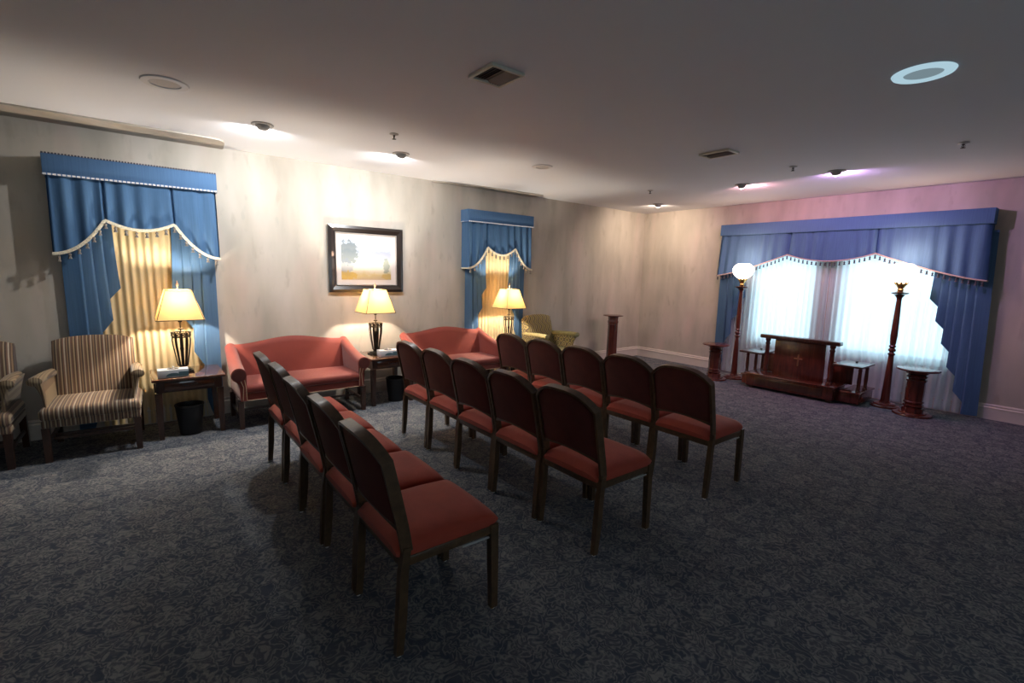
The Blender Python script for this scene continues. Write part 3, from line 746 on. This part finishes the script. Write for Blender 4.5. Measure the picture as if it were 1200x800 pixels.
# ------------------------------------------------------------------ framed picture
def painting():
    m = mat('watercolour_print', (0.8, 0.8, 0.8), .5); t = m.node_tree; b = t.nodes['Principled BSDF']
    tc = nd(t, 'TexCoord'); g = tc.outputs['Generated']; sp = nd(t, 'SeparateXYZ'); t.links.new(g, sp.inputs[0]); u, v = sp.outputs[0], sp.outputs[2]
    def noise(s, d=3):
        n = nd(t, 'TexNoise'); n.inputs['Scale'].default_value = s; n.inputs['Detail'].default_value = d; t.links.new(g, n.inputs['Vector']); return n.outputs['Fac']
    nz = noise(6); nw = mth(t, 'MULTIPLY', mth(t, 'SUBTRACT', nz, .5), .22)
    vv = mth(t, 'ADD', v, nw)
    base = ramp(t, vv, [(0, (.62, .50, .34)), (.12, (.72, .60, .30)), (.22, (.80, .76, .62)), (.45, (.84, .86, .74)), (.62, (.70, .74, .76)), (.70, (.52, .60, .72)), (.76, (.76, .80, .85)), (.9, (.62, .72, .84)), (1, (.78, .82, .88))])
    def blob(cx, cyy, rx, ry, rag=1.0):
        dx = mth(t, 'DIVIDE', mth(t, 'SUBTRACT', u, cx), rx); dy = mth(t, 'DIVIDE', mth(t, 'SUBTRACT', v, cyy), ry)
        r = mth(t, 'ADD', mth(t, 'ADD', mth(t, 'MULTIPLY', dx, dx), mth(t, 'MULTIPLY', dy, dy)), mth(t, 'MULTIPLY', mth(t, 'SUBTRACT', noise(14), .5), 2.4 * rag))
        return ramp(t, r, [(.75, (1, 1, 1)), (1.0, (0, 0, 0))])
    c = mix(t, mth(t, 'MULTIPLY', blob(.78, .62, .30, .10), .7), base, (.45, .50, .64))
    c = mix(t, mth(t, 'MULTIPLY', blob(.13, .66, .20, .30), .85), c, (.20, .25, .26))
    c = mix(t, mth(t, 'MULTIPLY', blob(.10, .30, .13, .22), .6), c, (.26, .32, .40))
    c = mix(t, mth(t, 'MULTIPLY', blob(.90, .35, .07, .22), .7), c, (.25, .32, .28))
    c = mix(t, mth(t, 'MULTIPLY', blob(.10, .10, .22, .12), .8), c, (.70, .47, .08))
    c = mix(t, mth(t, 'MULTIPLY', blob(.92, .08, .14, .08), .8), c, (.65, .45, .12))
    t.links.new(mix(t, 1.0, c, (.62, .62, .64), 'MULTIPLY'), b.inputs['Base Color']); return m
t = thing('framed_picture', 'dark-framed watercolour landscape with a pale mat above the middle lamp', 'picture', (0, -5.505, 1.68), PI / 2)
def frame_ring(ho, vo, hi, vi, y0, y1, y2, m, nm):
    bm = B()
    o_ = [(-ho, -vo), (ho, -vo), (ho, vo), (-ho, vo)]; i_ = [(-hi, -vi), (hi, -vi), (hi, vi), (-hi, vi)]
    mm = [((a[0] * .6 + b[0] * .4), (a[1] * .6 + b[1] * .4)) for a, b in zip(o_, i_)]
    L4 = [[bm.verts.new((x, y, z)) for x, z in q] for q, y in ((o_, y0), (o_, y1), (mm, y1 - .008), (i_, y2), (i_, y0))]
    for a, b in zip(L4, L4[1:] + L4[:1]):
        for k in range(4): bm.faces.new((a[k], a[(k + 1) % 4], b[(k + 1) % 4], b[k]))
    obj(nm, bm, m, t, False)
M_PF = mat('picture_frame_wood', (0.018, 0.012, 0.010), .3, coat=.3); M_SILV = mat('silver_liner', (0.45, 0.42, 0.40), .35, metal=.6)
frame_ring(.465, .393, .385, .313, -.003, -.035, -.02, M_PF, 'frame')
frame_ring(.385, .313, .372, .300, -.003, -.026, -.018, M_SILV, 'liner')
bm = B(); box(bm, -.373, .373, -.014, -.006, -.301, .301); obj('mat_board', bm, mat('mat_board', (0.55, 0.51, 0.50), .8), t, False)
bm = B(); box(bm, -.315, .310, -.0165, -.0145, -.243, .243); obj('print', bm, painting(), t, False)

# ------------------------------------------------------------------ far end furniture
def floor_lamp():
    t = thing('floor_lamp', '', 'lamp')
    bm = B(); lathe(bm, [(.150, 0), (.155, .008), (.150, .022), (.120, .030), (.112, .045), (.060, .052), (.050, .075)], 32); obj('base', bm, M_REDWOOD, t)
    bm = B(); lathe(bm, [(.050, .0755), (.046, .10), (.043, .20), (.034, .50), (.029, .655), (.038, .665), (.040, .68), (.028, .69), (.024, .70), (.038, .712), (.041, .727), (.034, .742), (.024, .75), (.036, .765), (.038, .775), (.028, .79), (.033, .81), (.038, .90), (.034, 1.1), (.026, 1.34), (.028, 1.37), (.045, 1.395), (.055, 1.41)], 20); obj('pole', bm, M_REDWOOD, t)
    bm = B(); lathe(bm, [(.055, 1.4105), (.088, 1.425), (.090, 1.437), (.05, 1.445), (.03, 1.455)], 24); obj('capital', bm, M_MAHOG, t)
    bm = B(); lathe(bm, [(.028, 1.4555), (.034, 1.47), (.026, 1.485), (.040, 1.505), (.052, 1.53), (.050, 1.545), (.03, 1.55)], 20)
    for k in range(8):
        a = 2 * PI * k / 8; sweep(bm, [(.045 * math.cos(a), .045 * math.sin(a), 1.53), (.060 * math.cos(a), .060 * math.sin(a), 1.555), (.066 * math.cos(a), .066 * math.sin(a), 1.585)], [.010, .012, .003], seg=6)
    obj('brass_fitting', bm, M_BRASS, t)
    bm = B(); lathe(bm, [(.050, 1.556), (.078, 1.572), (.125, 1.615), (.150, 1.665), (.152, 1.70), (.135, 1.74), (.105, 1.772), (.085, 1.785)], 28); obj('globe', bm, M_GLOBE, t)
    return t
FL = floor_lamp(); FL['group'] = 'floor lamps with glass globes'
for i, (x, y, lab) in enumerate([(2.19, -.44, 'lit globe floor lamp on turned red pole, left of the kneeler'), (4.12, -.40, 'lit globe floor lamp on turned red pole, right of the kneeler')]):
    if i == 0: FL.location = (x, y, 0); FL['label'] = lab
    else: dup(FL, (x, y, 0), .2, lab)
    lamp('globe_light', 'POINT', (x, y, 1.90), GLOBE_W, (1.0, .62, .42), shadow_soft_size=.06)

def pedestal(name, label, loc, prof_base, prof_col, prof_top, seg=24, cseg=24, group=None):
    t = thing(name, label, 'pedestal', loc, 0, group)
    bm = B(); lathe(bm, prof_base, 32); obj('base', bm, M_REDWOOD, t)
    bm = B(); lathe(bm, prof_col, cseg, rot=PI / cseg); obj('column', bm, M_REDWOOD, t)
    bm = B(); lathe(bm, prof_top, 32); obj('top', bm, M_REDWOOD, t)
    return t
colp = [(.105, .0405), (.105, .09), (.085, .10), (.100, .112), (.100, .128), (.084, .14), (.098, .152), (.098, .165), (.088, .175), (.092, .30), (.088, .40), (.098, .412), (.100, .43), (.080, .442), (.096, .455), (.104, .47), (.085, .485), (.110, .505), (.112, .525)]
low_base = [(.185, 0), (.19, .008), (.185, .022), (.135, .028), (.13, .04)]
pedestal('flower_pedestal', 'low round-topped red wood pedestal beside the right floor lamp', (4.43, -.57, 0), low_base, colp, [(.118, .5255), (.19, .535), (.205, .542), (.205, .555), (.195, .56)], 24, 8, 'low pedestals')
pedestal('flower_pedestal', 'low round-topped red wood pedestal left of the left floor lamp', (2.03, -.76, 0), low_base, [(r * .97, z * .985) for r, z in colp], [(.112, .518), (.18, .53), (.195, .536), (.195, .548), (.185, .553)], 24, 8, 'low pedestals')
pedestal('flower_pedestal', 'tall red wood pedestal against the left wall near the far corner', (.36, -1.22, 0), [(.15, 0), (.155, .01), (.15, .03), (.11, .04)],
         [(.105, .0405), (.105, .12), (.09, .13), (.088, .30), (.085, .70), (.092, .71), (.082, .725), (.092, .735), (.092, .77), (.085, .78), (.09, .84), (.12, .852)], [(.13, .8525), (.175, .862), (.178, .872), (.165, .876)], 24, 6)

# kneeler
K = thing('kneeler', 'red-brown wooden kneeler with carved cross before the bright far window', 'kneeler', (3.2, -.55, 0))
kx = 3.2; ky = -.55
def kb(nm, x0, x1, y0, y1, z0, z1, m=M_REDWOOD, bev=.006, parent=K):
    bm = B(); box(bm, x0 - kx, x1 - kx, y0 - ky, y1 - ky, z0, z1, bev); return obj(nm, bm, m, parent)
kb('platform', 2.58, 3.68, -.86, -.42, .035, .195); kb('platform_top', 2.55, 3.71, -.89, -.40, .196, .222, bev=.012)
for x in (2.62, 3.60):
    for y in (-.84, -.48): kb('foot', x, x + .06, y, y + .06, 0, .0345, M_MAHOG)
kb('platform_panel', 2.70, 3.56, -.868, -.861, .07, .165, M_MAHOG, .002)
kb('step', 3.685, 3.935, -.75, -.20, .03, .150)
kb('step_top', 3.715, 3.95, -.77, -.18, .151, .175, bev=.008); kb('step_top', 2.45, 2.545, -.77, -.18, .151, .175, bev=.008)
kb('step', 2.465, 2.575, -.75, -.20, .03, .150)
kb('shelf', 3.64, 3.96, -.85, -.36, .495, .52, M_MAHOG, .006); kb('shelf', 2.44, 2.76, -.85, -.36, .495, .52, M_MAHOG, .006)
kb('side_panel', 3.50, 3.78, -.52, -.50, .2225, .494, M_REDWOOD, .002); kb('side_panel', 2.62, 2.90, -.52, -.50, .2225, .494, M_REDWOOD, .002)
pn = kb('front_panel', 2.885, 3.515, -.75, -.72, .2225, .738, M_REDWOOD, .004)
bm = B(); box(bm, -.009, .009, -.207, -.2005, .40, .56, .002); box(bm, -.052, .052, -.207, -.2005, .488, .506, .002); obj('cross', bm, mat('worn_gilt', (.26, .10, .045), .4), pn)
kb('arm_rail', 2.71, 3.69, -.84, -.71, .739, .792, M_MAHOG, .01)
def kpost(x, y, z0, z1, r):
    h = z1 - z0
    bm = B(); lathe(bm, [(r * 1.2, z0), (r * 1.2, z0 + .05 * h), (r * .8, z0 + .09 * h), (r * 1.1, z0 + .13 * h), (r * .85, z0 + .18 * h), (r * 1.05, z0 + .4 * h), (r * .85, z0 + .82 * h), (r * 1.1, z0 + .86 * h), (r * .8, z0 + .91 * h), (r * 1.15, z0 + .95 * h), (r * 1.15, z1)], 14, (x - kx, y - ky, 0)); obj('post', bm, M_REDWOOD, K)
for x in (2.80, 3.60): kpost(x, -.775, .2225, .7385, .030)
for s in (-1, 1):
    for x, y, z in ((.56, -.70, .176), (.70, -.79 + .1, .176), (.70, -.42, .176)):
        if x > .6: kpost(kx + s * x, y, z, .4945, .022)
    kb('peg', kx + s * .60 - .012, kx + s * .60 + .012, -.512, -.488, .5205, .538, M_BLACK, .003)

# ------------------------------------------------------------------ ceiling fixtures
def eyeball(loc, d, energy, col, label):
    ang = math.atan2(d[1], d[0]); t = thing('ceiling_eyeball_light', label, 'light', (loc[0], loc[1], H), ang, 'ceiling eyeball lights')
    bm = B(); lathe(bm, [(.055, -.0005), (.085, -.0005), (.087, -.006), (.082, -.010), (.055, -.008)], 28, cap=False); obj('trim_ring', bm, M_GREYP, t)
    # half-round hood open towards the wall
    bm = B(); n, m2 = 10, 14
    def fn(u, v):
        a = PI * .5 + PI * u; e = v * PI / 2
        return Vector((.056 * math.cos(a) * math.cos(e), .056 * math.sin(a) * math.cos(e), -.052 * math.sin(e) - .002))
    grid(bm, m2, n, fn); obj('hood', bm, M_GREYP, t, recalc=False)
    bm = B(); q = Matrix.Rotation(math.radians(-62), 4, 'Y')
    vs = [bm.verts.new(q @ Vector((.036 * math.cos(2 * PI * k / 20), .036 * math.sin(2 * PI * k / 20), 0)) + Vector((.006, 0, -.030))) for k in range(20)]
    bm.faces.new(vs); obj('lens', bm, M_EYE, t, recalc=False)
    dv = Vector((d[0], d[1], 0)).normalized(); p = Vector((loc[0], loc[1], H - .032)) + dv * .05
    lamp('eyeball_beam', 'AREA', p, energy, col, shape='DISK', size=.06, aim=p + dv * 1.0 + Vector((0, 0, -1.5 if col[1] > .7 else -.55)))
labs = ['small ceiling eyeball light above the left end of the nearer loveseat', 'small ceiling eyeball light above the framed picture', 'small ceiling eyeball light close to the far corner',
        'small ceiling eyeball light above the left end of the far valance', 'small ceiling eyeball light above the middle of the far valance']
for (n_, p_, d_, e_, c_), lab in zip(EYE_W, labs): eyeball(p_, d_, e_, c_, lab)
def vent(loc, hx, hy, label, split=True):
    t = thing('ceiling_vent', label, 'vent', (loc[0], loc[1], H), 0, 'ceiling vents')
    bm = B()
    for x0, x1, y0, y1 in ((-hx, hx, -hy, -hy + .02), (-hx, hx, hy - .02, hy), (-hx, -hx + .02, -hy + .02, hy - .02), (hx - .02, hx, -hy + .02, hy - .02)): box(bm, x0, x1, y0, y1, -.019, -.001, .002)
    obj('frame', bm, M_NAILP, t)
    bm = B(); box(bm, -hx + .02, hx - .02, -hy + .02, hy - .02, -.003, -.0012); obj('backing', bm, M_GRILLE, t)
    n = 5; x1 = hx - .021
    for half in (-1, 1):
        for k in range(n):
            y = half * (.012 + (hy - .045) * k / (n - 1)); pit = (hy - .045) / (n - 1)
            a, b = (y - half * .002, -.004), (y + half * pit * .95, -.015)      # lower edge away from the middle
            bm = B(); q = [bm.verts.new((sx * x1, p[0], p[1] + dz)) for dz in (0, -.0012) for p, sx in ((a, -1), (a, 1), (b, 1), (b, -1))]
            bm.faces.new(q[:4]); bm.faces.new(q[4:][::-1])
            for e in range(4): bm.faces.new((q[e], q[(e + 1) % 4], q[4 + (e + 1) % 4], q[4 + e]))
            obj('slat', bm, M_SLAT, t, False)
M_NAILP = mat('vent_frame_paint', (0.62, 0.60, 0.50), .4); M_SLAT = mat('vent_slat', (0.22, 0.19, 0.18), .5)
vent((3.29, -5.965), .125, .12, 'square louvred ceiling vent above the middle row of chairs'); vent((3.25, -3.31), .15, .10, 'louvred ceiling vent towards the far window')
def speaker(loc, r, label, ring, centre, em=False, grp='round ceiling grilles'):
    t = thing('ceiling_speaker', label, 'ceiling fitting', (loc[0], loc[1], H), 0, grp)
    bm = B(); lathe(bm, [(r * .64, -.002), (r * .66, -.010), (r * .96, -.009), (r, -.001)], 40, cap=False); obj('rim', bm, ring, t)
    bm = B(); lathe(bm, [(r * .3, -.0045), (r * .635, -.0045), (r * .635, -.002)], 32); obj('grille', bm, centre, t)
M_PALEG = mat('pale_grille', (0.50, 0.49, 0.47), .6, var=.15, vscale=400)
speaker((1.735, -7.51), .135, 'flat round white ceiling grille near the left edge, before the eyeball lights', M_WHITE, M_PALEG)
speaker((1.64, -4.12), .115, 'flat round ceiling grille above the farther loveseat', M_WHITE, M_PALEG)
M_RING = emis('pale_ring_emission', (0.36, 0.52, 0.60), 0.62)  # faint emission sets the pale bluish tone of rim and centre
t = thing('ceiling_disc', 'pale bluish round ceiling disc with grey centre at upper right', 'light', (4.92, -4.165, H), 0)
bm = B(); r = .145; lathe(bm, [(r * .62, -.002), (r * .64, -.012), (r * .96, -.010), (r, -.001)], 40, cap=False); obj('rim', bm, M_RING, t)
bm = B(); lathe(bm, [(r * .3, -.0045), (r * .615, -.0045), (r * .615, -.002)], 32); obj('centre', bm, emis('grey_centre_emission', (0.16, 0.22, 0.25), .6), t)
def sprinkler(loc, label, big=True):
    t = thing('sprinkler_head', label, 'sprinkler', (loc[0], loc[1], H), 0, 'ceiling sprinklers')
    bm = B(); lathe(bm, [(.038, -.001), (.040, -.004), (.020, -.010), (.012, -.012)], 20); obj('escutcheon', bm, M_GREYP, t)
    bm = B(); lathe(bm, [(.009, -.0125), (.008, -.022), (.004, -.024), (.004, -.040)], 10)
    for s in (-1, 1): sweep(bm, [(s * .008, 0, -.016), (s * .013, 0, -.028), (0.002 * s, 0, -.042)], .002, seg=5)
    lathe(bm, [(.018, -.0425), (.018, -.045)], 14); obj('head', bm, M_GRILLE, t)
sprinkler((1.68, -5.89), 'ceiling sprinkler left of the eyeball light above the picture'); sprinkler((3.49, -2.24), 'ceiling sprinkler between vent and far valance, with hanging head')
sprinkler((4.8, -2.19), 'ceiling sprinkler near the right edge of the photo'); sprinkler((1.59, -2.07), 'ceiling sprinkler nearest the far corner')
